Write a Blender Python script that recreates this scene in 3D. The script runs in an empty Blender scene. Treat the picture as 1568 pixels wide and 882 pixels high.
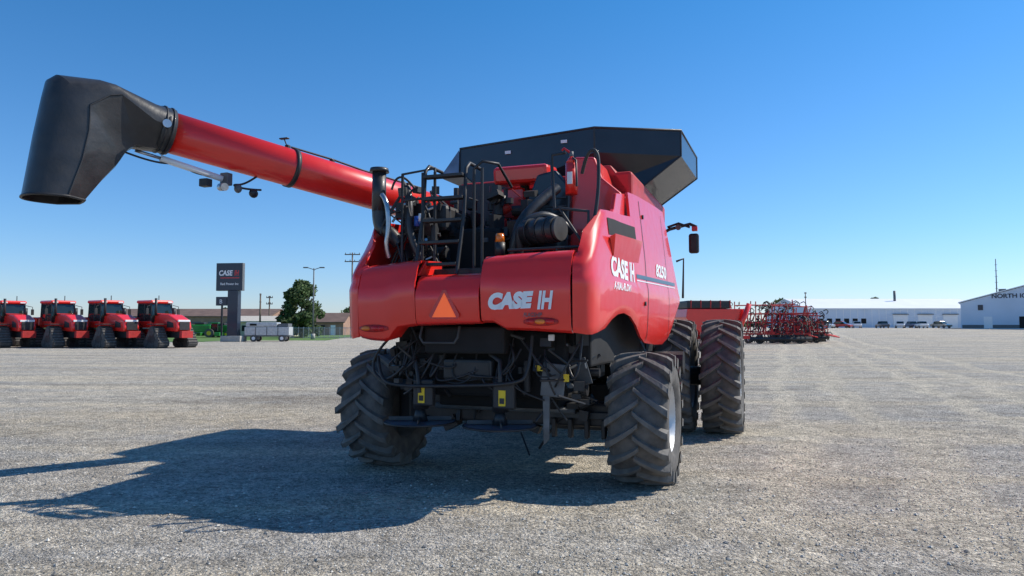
import bpy, math, random
from mathutils import Vector, Matrix
sc=bpy.context.scene
D=bpy.data
rnd=random.Random(7)
# ---------------------------------------------------------------- camera, light
cam=D.objects.new("camera",D.cameras.new("camera"));sc.collection.objects.link(cam);sc.camera=cam
cam.data.lens=25.03;cam.location=(0,0,1.8);cam.rotation_euler=(math.radians(93.1),0,0);cam.data.clip_end=6000;cam.data.clip_start=.05
w=D.worlds.new("World");sc.world=w;w.use_nodes=True
nt=w.node_tree;bg=nt.nodes['Background'];s=nt.nodes.new('ShaderNodeTexSky');s.sky_type='NISHITA';s.sun_disc=False
s.sun_elevation=math.radians(43);s.sun_rotation=math.atan2(1.0,.38);s.dust_density=0.2;s.ozone_density=3.0;s.air_density=1.0
tc=nt.nodes.new('ShaderNodeTexCoord');sx=nt.nodes.new('ShaderNodeSeparateXYZ');nt.links.new(tc.outputs['Generated'],sx.inputs[0])
cr=nt.nodes.new('ShaderNodeValToRGB');nt.links.new(sx.outputs[2],cr.inputs[0])
e=cr.color_ramp.elements;e[0].position=0;e[0].color=(.66,.74,1.0,1);e[1].position=.42;e[1].color=(.25,.70,1.0,1)
el=cr.color_ramp.elements.new(.12);el.color=(.50,.74,1,1)
mx=nt.nodes.new('ShaderNodeMix');mx.data_type='RGBA';mx.blend_type='MULTIPLY';mx.inputs[0].default_value=1
nt.links.new(s.outputs[0],mx.inputs[6]);nt.links.new(cr.outputs[0],mx.inputs[7]);nt.links.new(mx.outputs[2],bg.inputs[0]);bg.inputs[1].default_value=.15
sun=D.objects.new("sun",D.lights.new("sun",'SUN'));sc.collection.objects.link(sun)
sun.data.energy=5.0;sun.data.angle=.009;sun.data.color=(1,.93,.82)
sun.rotation_euler=Vector((1,.36,1.0)).to_track_quat('Z','Y').to_euler();sun.location=(30,12,30)
sc.view_settings.view_transform='Standard';sc.view_settings.look='None'
# ---------------------------------------------------------------- materials
def pm(name,col,rough=.5,metal=0,coat=0,amt=.15,scale=4,bump=0,bscale=40,dust=0,dustcol=(.32,.28,.23),glow=0):
    m=D.materials.new(name);m.use_nodes=True;n=m.node_tree.nodes;l=m.node_tree.links;b=n['Principled BSDF']
    b.inputs['Roughness'].default_value=rough;b.inputs['Metallic'].default_value=metal;b.inputs['Coat Weight'].default_value=coat;b.inputs['Coat Roughness'].default_value=.06
    t=n.new('ShaderNodeTexCoord');no=n.new('ShaderNodeTexNoise');no.inputs['Scale'].default_value=scale;no.inputs['Detail'].default_value=6
    l.new(t.outputs['Object'],no.inputs['Vector'])
    r=n.new('ShaderNodeValToRGB');l.new(no.outputs[0],r.inputs[0])
    r.color_ramp.elements[0].position=.3;r.color_ramp.elements[1].position=.7
    r.color_ramp.elements[0].color=tuple(c*(1-amt) for c in col)+(1,);r.color_ramp.elements[1].color=tuple(min(1,c*(1+amt)) for c in col)+(1,)
    out=r.outputs[0]
    if dust:
        n2=n.new('ShaderNodeTexNoise');n2.inputs['Scale'].default_value=7;n2.inputs['Detail'].default_value=8;l.new(t.outputs['Object'],n2.inputs['Vector'])
        r2=n.new('ShaderNodeValToRGB');r2.color_ramp.elements[0].position=.4;r2.color_ramp.elements[1].position=.75;r2.color_ramp.elements[0].color=(dust*.3,)*3+(1,);r2.color_ramp.elements[1].color=(dust,)*3+(1,)
        l.new(n2.outputs[0],r2.inputs[0])
        mi=n.new('ShaderNodeMix');mi.data_type='RGBA';l.new(r2.outputs[0],mi.inputs[0]);l.new(out,mi.inputs[6]);mi.inputs[7].default_value=dustcol+(1,);out=mi.outputs[2]
        rr=n.new('ShaderNodeMapRange');rr.inputs[3].default_value=rough;rr.inputs[4].default_value=min(1,rough+.25);l.new(n2.outputs[0],rr.inputs[0]);l.new(rr.outputs[0],b.inputs['Roughness'])
    l.new(out,b.inputs['Base Color'])
    if glow: l.new(out,b.inputs['Emission Color']);b.inputs['Emission Strength'].default_value=glow
    if bump:
        nb=n.new('ShaderNodeTexNoise');nb.inputs['Scale'].default_value=bscale;nb.inputs['Detail'].default_value=5;l.new(t.outputs['Object'],nb.inputs['Vector'])
        bu=n.new('ShaderNodeBump');bu.inputs['Strength'].default_value=bump;bu.inputs['Distance'].default_value=.02;l.new(nb.outputs[0],bu.inputs['Height']);l.new(bu.outputs[0],b.inputs['Normal'])
    return m
RED=pm("red_paint",(.86,.020,.012),.24,0,.6,.04,2,.06,1.2,dust=.02)
REDD=pm("dark_red_paint",(.48,.015,.014),.5,0,.1,.2,3,dust=.06)
BLK=pm("black_metal",(.018,.019,.022),.42,.1,.1,.3,6,dust=.05)
PANEL=pm("black_sheet",(.022,.024,.03),.3,.3,.3,.2,2,.08,2)
PLAS=pm("black_plastic",(.022,.022,.024),.33,0,.2,.3,5,1.0,2.4,dust=.03)
RUB=pm("rubber",(.05,.049,.048),.7,0,0,.3,8,.3,30,dust=.6,dustcol=(.24,.215,.19))
RUBL=pm("rubber_lug",(.08,.078,.075),.6,0,0,.3,8,.2,30,dust=.6,dustcol=(.27,.245,.215))
SIL=pm("silver_rim",(.62,.64,.66),.35,.6,0,.1,5,dust=.15)
STEEL=pm("steel",(.45,.46,.48),.3,.9,0,.2,8)
GREY=pm("grey_metal",(.14,.15,.16),.5,.4,0,.3,6,dust=.1)
DGREY=pm("dark_grey_metal",(.06,.065,.07),.45,.4,0,.3,6,dust=.1)
DK=pm("dark_interior",(.008,.008,.009),.8,0,0,.3,5)
WHT=pm("white_vinyl",(.85,.85,.85),.45,0,0,.03)
ORG=pm("orange_reflector_glow",(1.0,.13,.02),.4,0,.2,.05,glow=.4)  # weak emission added to brighten the triangle in shade; not a lamp
EDGER=pm("red_reflector",(.6,.01,.01),.3,0,.3,.1)
YEL=pm("yellow_label",(.8,.55,.02),.5,0,0,.1)
GLS=pm("dark_glass",(.02,.035,.035),.05,.2,.5,.1)
AMB=pm("amber_lens",(.8,.2,.02),.15,0,.5,.1)
WALLW=pm("white_wall_shaded_blue",(.60,.68,.78),.6,0,0,.05,.3)  # white walls: bluish tint of their shaded side is put into the colour
ROOFW=pm("white_roof",(.85,.86,.86),.5,0,0,.04,.2)
BEI=pm("beige_wall",(.6,.52,.38),.8,0,0,.1,.5)
BRN=pm("brown_roof",(.17,.11,.085),.8,0,0,.2,.6)
BRK=pm("brick_wall",(.34,.2,.14),.8,0,0,.2,1)
NAVY=pm("sign_navy",(.016,.022,.042),.35,0,.2,.1)
WOOD=pm("pole_wood",(.16,.12,.09),.8,0,0,.2,2)
GRASS=pm("grass_mat",(.10,.18,.03),.9,0,0,.4,.8)
GREENP=pm("green_paint",(.02,.22,.03),.4,0,.3,.1)
LEAF=pm("leaves",(.05,.09,.02),.8,0,0,.5,.9)
CONC=pm("concrete",(.4,.39,.36),.85,0,0,.15,3)
BLUGREY=pm("spreader_blue_grey",(.12,.15,.21),.3,.4,.1,.3,5)
# ---------------------------------------------------------------- helpers
def sstep(a,b,x):
    t=max(0,min(1,(x-a)/(b-a)));return t*t*(3-2*t)
def gz(x,y): return 1.45*sstep(60,165,y)*sstep(-15,60,x)
def link(o,par=None,mat=None):
    sc.collection.objects.link(o)
    if par: o.parent=par
    if mat: o.data.materials.append(mat)
    return o
def root(name,loc=(0,0,0),rz=0,scale=1):
    o=D.objects.new(name,None);sc.collection.objects.link(o);o.location=(loc[0],loc[1],loc[2]+gz(loc[0],loc[1]));o.rotation_euler=(0,0,rz);o.scale=(scale,)*3;o.empty_display_size=.3
    return o
def mesh(name,vs,fs,mat,par=None,bev=0,smooth=False,seg=2):
    me=D.meshes.new(name);me.from_pydata([tuple(v) for v in vs],[],fs);me.update()
    if smooth:
        me.polygons.foreach_set('use_smooth',[True]*len(me.polygons))
    o=D.objects.new(name,me);link(o,par,mat)
    if bev:
        b=o.modifiers.new('b','BEVEL');b.width=bev;b.segments=seg;b.limit_method='ANGLE'
    return o
CUBEF=[(0,3,2,1),(4,5,6,7),(0,1,5,4),(1,2,6,5),(2,3,7,6),(3,0,4,7)]
def boxv(c,s,M=None):
    v=[]
    for z in(-.5,.5):
        for x,y in((-.5,-.5),(.5,-.5),(.5,.5),(-.5,.5)):
            p=Vector((x*s[0],y*s[1],z*s[2]))
            if M: p=M@p
            v.append(p+Vector(c))
    return v
def box(name,c,s,mat,par=None,rot=None,bev=.01):
    M=None
    if rot: M=Matrix.Rotation(rot[2],3,'Z')@Matrix.Rotation(rot[1],3,'Y')@Matrix.Rotation(rot[0],3,'X')
    return mesh(name,boxv(c,s,M),CUBEF,mat,par,bev)
def bb(name,a,b,mat,par=None,bev=.01):
    return box(name,[(a[i]+b[i])/2 for i in range(3)],[abs(b[i]-a[i]) for i in range(3)],mat,par,None,bev)
def ringpts(c,ax,r,n,ph=0):
    ax=Vector(ax).normalized();u=ax.orthogonal().normalized();v=ax.cross(u)
    return [Vector(c)+u*(r*math.cos(2*math.pi*i/n+ph))+v*(r*math.sin(2*math.pi*i/n+ph)) for i in range(n)]
def loft(name,rings,mat,par=None,cap=True,smooth=True,closed=True,bev=0):
    n=len(rings[0]);vs=[p for r in rings for p in r];fs=[]
    for i in range(len(rings)-1):
        for j in range(n if closed else n-1):
            a=i*n+j;b=i*n+(j+1)%n;fs.append((a,b,b+n,a+n))
    if cap and closed: fs.append(tuple(range(n-1,-1,-1)));fs.append(tuple(range((len(rings)-1)*n,len(rings)*n)))
    o=mesh(name,vs,fs,mat,par,bev,smooth)
    if smooth and cap: 
        for p in o.data.polygons:
            if len(p.vertices)>4:p.use_smooth=False
    return o
def cyl(name,a,b,r,mat,par=None,r2=None,n=20,smooth=True):
    a=Vector(a);b=Vector(b);ax=b-a
    return loft(name,[ringpts(a,ax,r,n),ringpts(b,ax,r2 if r2 is not None else r,n)],mat,par,True,smooth)
def tube(name,pts,r,mat,par=None,curved=False,cyc=False):
    cu=D.curves.new(name,'CURVE');cu.dimensions='3D';cu.bevel_depth=r;cu.bevel_resolution=3;cu.use_fill_caps=True
    if curved:
        sp=cu.splines.new('NURBS');sp.points.add(len(pts)-1);sp.order_u=3;sp.use_endpoint_u=True;cu.resolution_u=6
    else:
        sp=cu.splines.new('POLY');sp.points.add(len(pts)-1)
    for i,p in enumerate(pts): sp.points[i].co=(p[0],p[1],p[2],1)
    sp.use_cyclic_u=cyc
    o=D.objects.new(name,cu);return link(o,par,mat)
def multi(name,parts,mat,par=None,bev=0,smooth=False):
    vs=[];fs=[]
    for v,f in parts:
        k=len(vs);vs+=v;fs+=[tuple(i+k for i in q) for q in f]
    return mesh(name,vs,fs,mat,par,bev,smooth)
def rodp(a,b,r,n=8):
    a=Vector(a);b=Vector(b);ax=b-a
    v=ringpts(a,ax,r,n)+ringpts(b,ax,r,n);f=[(i,(i+1)%n,n+(i+1)%n,n+i) for i in range(n)]+[tuple(range(n-1,-1,-1)),tuple(range(n,2*n))]
    return v,f
def boxp(c,s,M=None): return boxv(c,s,M),CUBEF
def prism(name,pts,axis,a,b,mat,par=None,bev=.01):
    def P(p,t): return {'x':(t,p[0],p[1]),'y':(p[0],t,p[1]),'z':(p[0],p[1],t)}[axis]
    n=len(pts);vs=[P(p,a) for p in pts]+[P(p,b) for p in pts]
    fs=[tuple(range(n)),tuple(range(2*n-1,n-1,-1))]+[(i,i+n,(i+1)%n+n,(i+1)%n) for i in range(n)]
    return mesh(name,vs,fs,mat,par,bev)
def textmesh(s,size,shear=0,off=0):
    cu=D.curves.new("t",'FONT');cu.body=s;cu.size=size;cu.shear=shear;cu.offset=off;cu.resolution_u=4
    o=D.objects.new("t",cu);sc.collection.objects.link(o);bpy.context.view_layer.update()
    me=D.meshes.new_from_object(o.evaluated_get(bpy.context.evaluated_depsgraph_get()));D.objects.remove(o)
    return me
def textmap(name,s,size,fn,mat,par,shear=0,off=0,width=None):
    me=textmesh(s,size,shear,off);xs=[v.co.x for v in me.vertices];x0=min(xs);sc_=1 if not width else width/(max(xs)-x0)
    for v in me.vertices: v.co=Vector(fn((v.co.x-x0)*sc_,v.co.y))
    me.name=name;o=D.objects.new(name,me);return link(o,par,mat)
def cluster(name,bbmin,bbmax,n,seed,mat,par,smin=.04,smax=.22):
    R=random.Random(seed);parts=[]
    for i in range(n):
        c=Vector([R.uniform(bbmin[k],bbmax[k]) for k in range(3)])
        t=R.random()
        if t<.45:
            parts.append(boxp(c,[R.uniform(smin,smax) for _ in range(3)],Matrix.Rotation(R.uniform(-.5,.5),3,R.choice('XYZ'))))
        elif t<.75:
            d=Vector(R.choice([(1,0,0),(0,1,0),(0,0,1),(1,0,.5),(-.5,0,1)]));parts.append(rodp(c,c+d*R.uniform(smin,smax*1.5),R.uniform(.02,smax*.4),12))
        else:
            d=Vector([R.uniform(-1,1) for _ in range(3)]);parts.append(rodp(c,c+d*.35,R.uniform(.01,.02),6))
    return multi(name,parts,mat,par)
# ================================================================ COMBINE
C=root("combine_harvester",(-.015,8.93,0),math.radians(-20.1))
def W(x,y,z):
    dx=x+.015;dy=y-8.93;return Vector((.9391*dx-.3437*dy,.3437*dx+.9391*dy,z))
def lathe_x(name,prof,cx,cy,cz,mat,n=48,par=C):
    rings=[]
    for x,r in prof: rings.append([Vector((cx+x,cy+r*math.cos(2*math.pi*i/n),cz+r*math.sin(2*math.pi*i/n))) for i in range(n)])
    return loft(name,rings,mat,par,False,True)
def wheel(name,r,f,R,w,rimR,side,nl=20):
    h=w/2;cz=R-.015
    pr=[(-.86*h,rimR),(-.97*h,rimR+.05),(-h,(R+rimR)/2),(-.96*h,R-.13),(-.8*h,R-.075),(-.4*h,R-.055),(0,R-.05),(.4*h,R-.055),(.8*h,R-.075),(.96*h,R-.13),(h,(R+rimR)/2),(.97*h,rimR+.05),(.86*h,rimR)]
    lathe_x(name+"_tyre",pr,r,f,cz,RUB,64)
    parts=[]
    def surf(x): 
        a=abs(x)/h
        return R-.012*a*a*2-(.0 if a<.9 else .03*(a-.9)/.1)
    for sd in(-1,1):
        for k in range(nl):
            a0=2*math.pi*(k+(.5 if sd>0 else 0))/nl
            ns=6;v=[];fc=[]
            for i in range(ns+1):
                t=i/ns;x=(-.03+t*(h*1.03+.03));da=(.52*h/R*1.5)*(t**.9)
                aa=a0+da;wt=(.024+.016*t)/R;wb=(.04+.022*t)/R
                rt=surf(x) if i<ns else R-.045;rb=R-.085 if i<ns else R-.16
                for (ang,rr) in((aa-wb,rb),(aa-wt,rt),(aa+wt,rt),(aa+wb,rb)):
                    v.append(Vector((r+sd*x,f+rr*math.cos(ang),cz+rr*math.sin(ang))))
            for i in range(ns):
                for j in range(3): fc.append((i*4+j,i*4+j+1,i*4+j+5,i*4+j+4))
            fc.append((0,1,2,3));fc.append((ns*4+3,ns*4+2,ns*4+1,ns*4))
            parts.append((v,fc))
    multi(name+"_lugs",parts,RUBL,C,.006)
    s=side
    lathe_x(name+"_rim",[(s*.9*h,rimR+.025),(s*.86*h,rimR),(s*.6*h,rimR-.03),(s*.45*h,rimR-.06),(s*.3*h,rimR-.08),(s*.2*h,rimR*.55),(s*.25*h,rimR*.4),(s*.42*h,rimR*.38),(s*.45*h,rimR*.2),(s*.45*h,.001)],r,f,cz,SIL)
    lathe_x(name+"_rim_back",[(-s*.9*h,rimR+.025),(-s*.86*h,rimR),(-s*.3*h,rimR-.06),(s*.1*h,rimR*.5),(s*.1*h,.001)],r,f,cz,GREY)
    multi(name+"_wheel_nuts",[rodp((r+s*.22*h,f+rimR*.47*math.cos(a),cz+rimR*.47*math.sin(a)),(r+s*.34*h,f+rimR*.47*math.cos(a),cz+rimR*.47*math.sin(a)),.018) for a in [i*math.pi/5 for i in range(10)]],GREY,C)
wheel("rear_right",1.68,0,.76,.66,.38,1,18)
wheel("rear_left",-1.74,0,.76,.66,.38,-1,18)
wheel("front_right_outer",2.27,4.37,.97,.62,.55,1,22)
wheel("front_right_inner",1.48,4.37,.97,.62,.55,1,22)
wheel("front_left_outer",-2.27,4.37,.97,.62,.55,-1,22)
wheel("front_left_inner",-1.48,4.37,.97,.62,.55,-1,22)
# --- side shields
ST=[(1.19,-1.43,1.74,2.56),(1.27,-1.415,1.73,2.57),(1.33,-1.37,1.72,2.59),(1.37,-1.28,1.72,2.65),(1.39,-1.12,1.74,2.82),(1.405,-.86,1.78,3.07),(1.42,-.6,1.88,3.1),(1.433,-.35,1.94,3.12),(1.443,-.05,1.96,3.14),(1.457,.3,1.92,3.17),(1.47,.6,1.82,3.2),(1.472,.62,1.81,3.52),(1.485,.95,1.66,3.55),(1.5,1.25,1.58,3.57),(1.535,2.0,1.54,3.6),(1.56,2.6,1.53,3.62),(1.575,2.9,1.62,3.62),(1.58,3.02,1.7,3.62),(1.59,3.3,1.88,3.1),(1.6,3.78,2.2,2.3)]
OFF=[(1.45,-.08),(1.58,-.03),(1.7,-.004),(1.9,.01),(2.28,.025),(2.36,0.0),(2.7,-.02),(3.1,-.06),(3.65,-.12)]
def interp(T,x):
    if x<=T[0][0]: return T[0][1]
    for a,b in zip(T,T[1:]):
        if x<=b[0]: return a[1]+(b[1]-a[1])*(x-a[0])/(b[0]-a[0])
    return T[-1][1]
def side(name,sg,dr=0):
    rings=[];nr=22
    for i,(r,f,zb,zt) in enumerate(ST):
        a=ST[max(0,i-1)];b=ST[min(len(ST)-1,i+1)];t=Vector((b[0]-a[0],b[1]-a[1])).normalized();n=Vector((t.y,-t.x))
        ring=[]
        for j in range(nr+1):
            z=zb+(zt-zb)*j/nr;o=interp(OFF,z)
            if i<5: 
                o-=max(0,z-(zt-.16))**1.5*2.2
                o=min(o,.025)
            if j==0:o-=.015
            ring.append(Vector((sg*(r+dr+n.x*o),f+n.y*o,z-(.06 if sg<0 and i<6 else 0))))
        rings.append(ring)
    o=loft(name,rings,RED,C,False,True,False)
    m=o.modifiers.new('s','SOLIDIFY');m.thickness=.035;m.offset=-1 if sg<0 else 1
    m2=o.modifiers.new('e','EDGE_SPLIT');m2.split_angle=math.radians(40)
    return o
side("right_side_shield",1);side("left_side_shield",-1,.11)
RT=[(s_[1],s_[0]) for s_ in ST[5:]]
def sf(f,z,d=.004): return (interp(RT,f)+interp(OFF,z)+d,f,z)
def strip(name,pts,wd,mat,d=.004):
    vs=[];fs=[]
    for i,(f,z) in enumerate(pts):
        a=pts[max(0,i-1)];b=pts[min(len(pts)-1,i+1)];t=Vector((b[0]-a[0],b[1]-a[1])).normalized();n=Vector((-t.y,t.x))*wd/2
        vs+= [sf(f+n.x,z+n.y,d),sf(f-n.x,z-n.y,d)]
    for i in range(len(pts)-1): fs.append((2*i,2*i+1,2*i+3,2*i+2))
    return mesh(name,vs,fs,mat,C)
strip("panel_seam",[(1.22,1.6+i*.1) for i in range(20)],.022,DK)
strip("panel_seam_front",[(2.75,1.62+i*.1) for i in range(20)],.014,DK)
strip("pinstripe",[(.62+i*.14,2.44+i*.002) for i in range(21)],.05,PANEL,.006)
strip("pinstripe_low",[(.62+i*.14,2.385+i*.002) for i in range(21)],.014,WHT,.006)
strip("vent_opening",[(-.62,2.92),(-.3,2.94),(0,2.95),(.4,2.97),(.78,2.99)],.19,DK,.006)
v=[];
for (f,z,d) in [(-.62,2.80,.01),(.80,2.87,.01),(.80,2.62,.0),(-.5,2.55,.0),(-.62,2.83,.08),(.80,2.90,.08)]: v.append(sf(f,z,d))
mesh("vent_scoop",v,[(4,5,2,3),(0,4,3),(1,2,5),(0,1,5,4)],RED,C)
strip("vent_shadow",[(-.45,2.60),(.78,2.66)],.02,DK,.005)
textmap("side_logo","CASE",.30,lambda x,y:sf(-.64+x,2.38+y-x*.02,.007),WHT,C,.15,.014,.80)
textmap("side_logo_mark","IH",.32,lambda x,y:sf(.24+x,2.36+y,.007),WHT,C,.15,.010,.26)
textmap("side_label","AXIAL-FLOW",.12,lambda x,y:sf(-.62+x,2.22+y,.006),WHT,C,.15,.003,.85)
textmap("side_model_number","8250",.24,lambda x,y:sf(1.9+x,2.53+y,.006),WHT,C,.15,.010,.8)
for nm,f,z in(("marker_a",1.35,3.3),("marker_b",1.02,2.1)):
    x=sf(f,z,.0);cyl(nm,x,(x[0]+.02,f,z),.03,BLK,C,n=12)
# --- rear hood panels
HP=[(0,.07),(.03,.02),(.1,0),(.25,-.012),(.5,-.028),(.66,-.022),(.70,-.004),(.85,.03),(.95,.075),(1,.15)]
def hood(name,cols):
    rings=[]
    for (r,f,zb,zt) in cols:
        ring=[Vector((r,f+.3,zb+.03))]+[Vector((r,f+d,zb+(zt-zb)*t)) for t,d in HP]+[Vector((r,f+.6,zt+.01))]
        rings.append(ring)
    o=loft(name,rings,RED,C,False,True,False)
    m=o.modifiers.new('s','SOLIDIFY');m.thickness=.02;m.offset=0
    m2=o.modifiers.new('e','EDGE_SPLIT');m2.split_angle=math.radians(38)
hood("rear_hood_left",[(-1.29,-1.43,1.68,2.48),(-1.16,-1.44,1.655,2.49),(-.98,-1.44,1.645,2.5),(-.92,-1.44,1.66,2.51),(-.86,-1.44,1.74,2.51),(-.81,-1.44,1.79,2.52),(-.575,-1.44,1.82,2.53)])
hood("rear_hood_centre",[(-.56,-1.45,1.82,2.36),(-.2,-1.455,1.83,2.36),(.185,-1.45,1.84,2.37)])
hood("rear_hood_right",[(.2,-1.44,1.85,2.54),(.33,-1.44,1.85,2.55),(.40,-1.44,1.81,2.55),(.47,-1.44,1.775,2.56),(.8,-1.44,1.765,2.57),(1.175,-1.435,1.74,2.58)])
prism("ladder_well_cheek",[(-1.4,2.36),(-.8,2.36),(-.8,2.56),(-1.2,2.54)],'x',-.6,-.57,RED,C,.005)
prism("ladder_well_cheek_right",[(-1.4,2.36),(-.8,2.36),(-.8,2.56),(-1.2,2.54)],'x',.19,.22,RED,C,.005)
FB=-1.476
textmap("rear_logo","CASE",.21,lambda x,y:(.29+x,FB-.003,1.99+y+x*.03),WHT,C,.2,.016,.5)
textmap("rear_logo_mark","IH",.25,lambda x,y:(.83+x,FB-.003,1.985+y),WHT,C,.2,.010,.17)
textmap("rear_label","FLAGSHIP",.06,lambda x,y:(.68+x,FB+.004,1.90+y),GREY,C,.2,.001,.2)
prism("slow_vehicle_triangle_border",[(-.37,1.885),(-.05,1.885),(-.03,1.92),(-.19,2.19),(-.23,2.19),(-.39,1.92)],'y',FB-.016,FB-.012,EDGER,C,0)
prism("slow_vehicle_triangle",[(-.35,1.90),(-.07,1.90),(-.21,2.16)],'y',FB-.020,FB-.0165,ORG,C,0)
def ell(name,c,s,mat,par=C,n=20):
    rings=[]
    for i in range(1,8):
        a=math.pi*i/8;rings.append([Vector((c[0]+s[0]*math.cos(a),c[1]+s[1]*math.sin(a)*math.cos(2*math.pi*j/n),c[2]+s[2]*math.sin(a)*math.sin(2*math.pi*j/n))) for j in range(n)])
    return loft(name,rings,mat,par,True,True)
for nm,x,z in(("left",-1.09,1.78),("right",.86,1.85)):
    ell("tail_light_bezel_"+nm,(x,-1.45,z),(.20,.035,.045),REDD)
    ell("tail_light_amber_"+nm,(x-.09 if x<0 else x+.0,-1.475,z),(.06,.03,.028),AMB)
    ell("tail_light_red_"+nm,(x+.03 if x<0 else x+.1,-1.475,z),(.05,.03,.028),EDGER)
    ell("tail_light_clear_"+nm,(x+.1 if x<0 else x-.1,-1.475,z),(.04,.028,.026),EDGER)
# --- body core
bb("engine_deck",(-1.45,-1.0,2.38),(1.36,1.3,2.46),BLK,C)
bb("separator_body",(-1.2,-.7,1.35),(1.2,4.4,2.36),DK,C,.03)
bb("grain_tank_lower",(-1.3,1.3,2.3),(1.3,4.5,3.95),REDD,C,.05)
bb("tank_rear_wall_dark",(-1.28,1.22,2.46),(-.45,1.29,3.9),BLK,C)
bb("chassis",(-.75,-.5,.85),(.75,4.6,1.4),DK,C,.03)
bb("cab",(-.95,4.6,1.75),(.95,6.2,3.55),GLS,C,.12)
bb("cab_roof",(-1.05,4.55,3.56),(1.05,6.35,3.78),RED,C,.08)
bb("feeder_house",(-.6,5.2,.7),(.6,7.4,1.5),REDD,C,.05)
cyl("front_axle",(-2.2,4.37,.95),(2.2,4.37,.95),.16,BLK,C)
bb("rear_axle_beam",(-1.35,-.14,.62),(1.35,.14,.9),BLK,C,.03)
cyl("steering_cylinder",(-.9,-.25,.82),(.9,-.25,.82),.04,GREY,C)
bb("left_knuckle",(-1.5,-.15,.5),(-1.3,.15,1.05),BLK,C,.04)
bb("right_knuckle",(1.25,-.15,.5),(1.42,.15,1.05),BLK,C,.04)
# --- grain tank extension
base=[(-1.25,2.4,3.93),(.55,2.3,3.93),(1.22,2.5,3.93),(1.28,4.2,3.93),(.6,4.6,3.93),(-1.25,4.5,3.93)]
mid=[(-1.84,2.52,4.41),(.6,2.03,4.43),(1.8,2.72,4.43),(1.86,4.55,4.43),(1.0,5.2,4.43),(-1.9,5.0,4.43)]
top=[(x,y,4.81 if i not in(2,) else 4.83) for i,(x,y,z) in enumerate(mid)]
o=loft("grain_tank_extension",[[Vector(p) for p in base],[Vector(p) for p in mid],[Vector(p) for p in top]],PANEL,C,False,False)
m=o.modifiers.new('s','SOLIDIFY');m.thickness=.02
tube("tank_rim",[(p[0],p[1],p[2]) for p in top],.018,BLK,C,cyc=True)
for i in range(6):
    tube("tank_corner_strip",[base[i],mid[i],top[i]],.014,BLK,C)
mesh("tank_corner_web",[(-1.85,2.5,4.79),(-2.26,2.6,4.36),(-1.86,2.5,4.36),(-1.88,2.62,4.38)],[(0,1,2),(0,3,1)],BLUGREY,C)  # blue-grey colour stands in for sky reflected in the black sheet
mesh("tank_left_flap",[(-2.26,2.6,4.36),(-1.85,2.55,4.79),(-1.91,5.0,4.81),(-2.3,4.9,4.4)],[(0,1,2,3)],BLUGREY,C)
for x,z in((-.9,4.62),(.1,4.66),(-.6,4.3)):
    t=(x+1.86)/2.46;yy=2.52-.49*t
    box("tank_reflector_tag",(x,yy-.018,z),(.1,.012,.05),WHT,C,None,.002)
# --- red housings
box("air_intake_hood",(-.06,.75,3.86),(.78,.5,.24),RED,C,(.1,0,0),.05)
bb("red_service_panel",(-.43,.9,2.9),(.05,1.2,3.72),REDD,C,.03)
bb("red_service_box",(-.40,.7,3.35),(-.08,.95,3.70),RED,C,.03)
prism("red_rear_quarter",[(.60,2.5),(1.3,2.5),(1.3,3.5),(1.05,3.72),(.95,4.0),(.68,4.02),(.60,3.8)],'y',.55,1.3,RED,C,.03)
prism("red_quarter_upper",[(.7,3.5),(1.25,3.4),(1.25,3.7),(1.0,4.05),(.7,4.05)],'y',1.3,2.3,REDD,C,.03)
prism("right_filler_panel",[(-.3,3.05),(.2,3.1),(.62,3.15),(.62,3.5),(.1,3.42),(-.05,3.2)],'x',1.28,1.33,RED,C,.01)
prism("cooler_door",[(.05,2.7),(.62,2.7),(.66,3.6),(.45,3.85),(.2,3.8),(.0,3.3)],'y',.45,.62,PANEL,C,.03)
for i in range(7):
    bb("cooler_slat",(.1,.43,2.8+i*.11),(.6,.45,2.82+i*.11),DGREY,C,.003)
cyl("air_cleaner",(.36,-.45,2.91),(.80,-.62,2.91),.15,PLAS,C,n=28);cyl("air_cleaner_cap",(.80,-.62,2.91),(.84,-.635,2.91),.135,DGREY,C,n=28)
for q in(.2,.5,.8): cyl("air_cleaner_rib",(.36+.44*q-.012,-.45-.17*q,2.91),(.36+.44*q+.012,-.46-.17*q,2.91),.16,BLK,C,n=28)
tube("air_hose",[(.3,-.4,2.6),(.25,-.5,2.9),(.4,-.4,3.1),(.62,-.2,3.15),(.8,0,2.95)],.055,PLAS,C,True)
tube("air_duct",[(.1,-.2,2.5),(.15,-.3,2.95),(.35,-.1,3.3),(.55,.2,3.55)],.07,PLAS,C,True)
cyl("beacon_base",(.2,-.9,2.6),(.2,-.9,2.75),.06,BLK,C);cyl("beacon_lens",(.2,-.9,2.75),(.2,-.9,2.85),.055,AMB,C,.045)
cyl("fire_extinguisher_body",(.93,-.5,3.32),(.93,-.5,3.68),.07,RED,C);cyl("fire_extinguisher_neck",(.93,-.5,3.68),(.93,-.5,3.76),.07,RED,C,.025)
box("fire_extinguisher_label",(.93,-.575,3.5),(.06,.01,.14),WHT,C,None,.002);cyl("fire_extinguisher_valve",(.93,-.5,3.75),(.93,-.5,3.82),.025,GREY,C)
tube("fire_extinguisher_lever",[(.93,-.5,3.8),(.85,-.52,3.86),(.82,-.52,3.84)],.014,EDGER,C);tube("fire_extinguisher_hose",[(.93,-.5,3.76),(1.0,-.56,3.7),(1.01,-.56,3.4)],.013,BLK,C)
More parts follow.
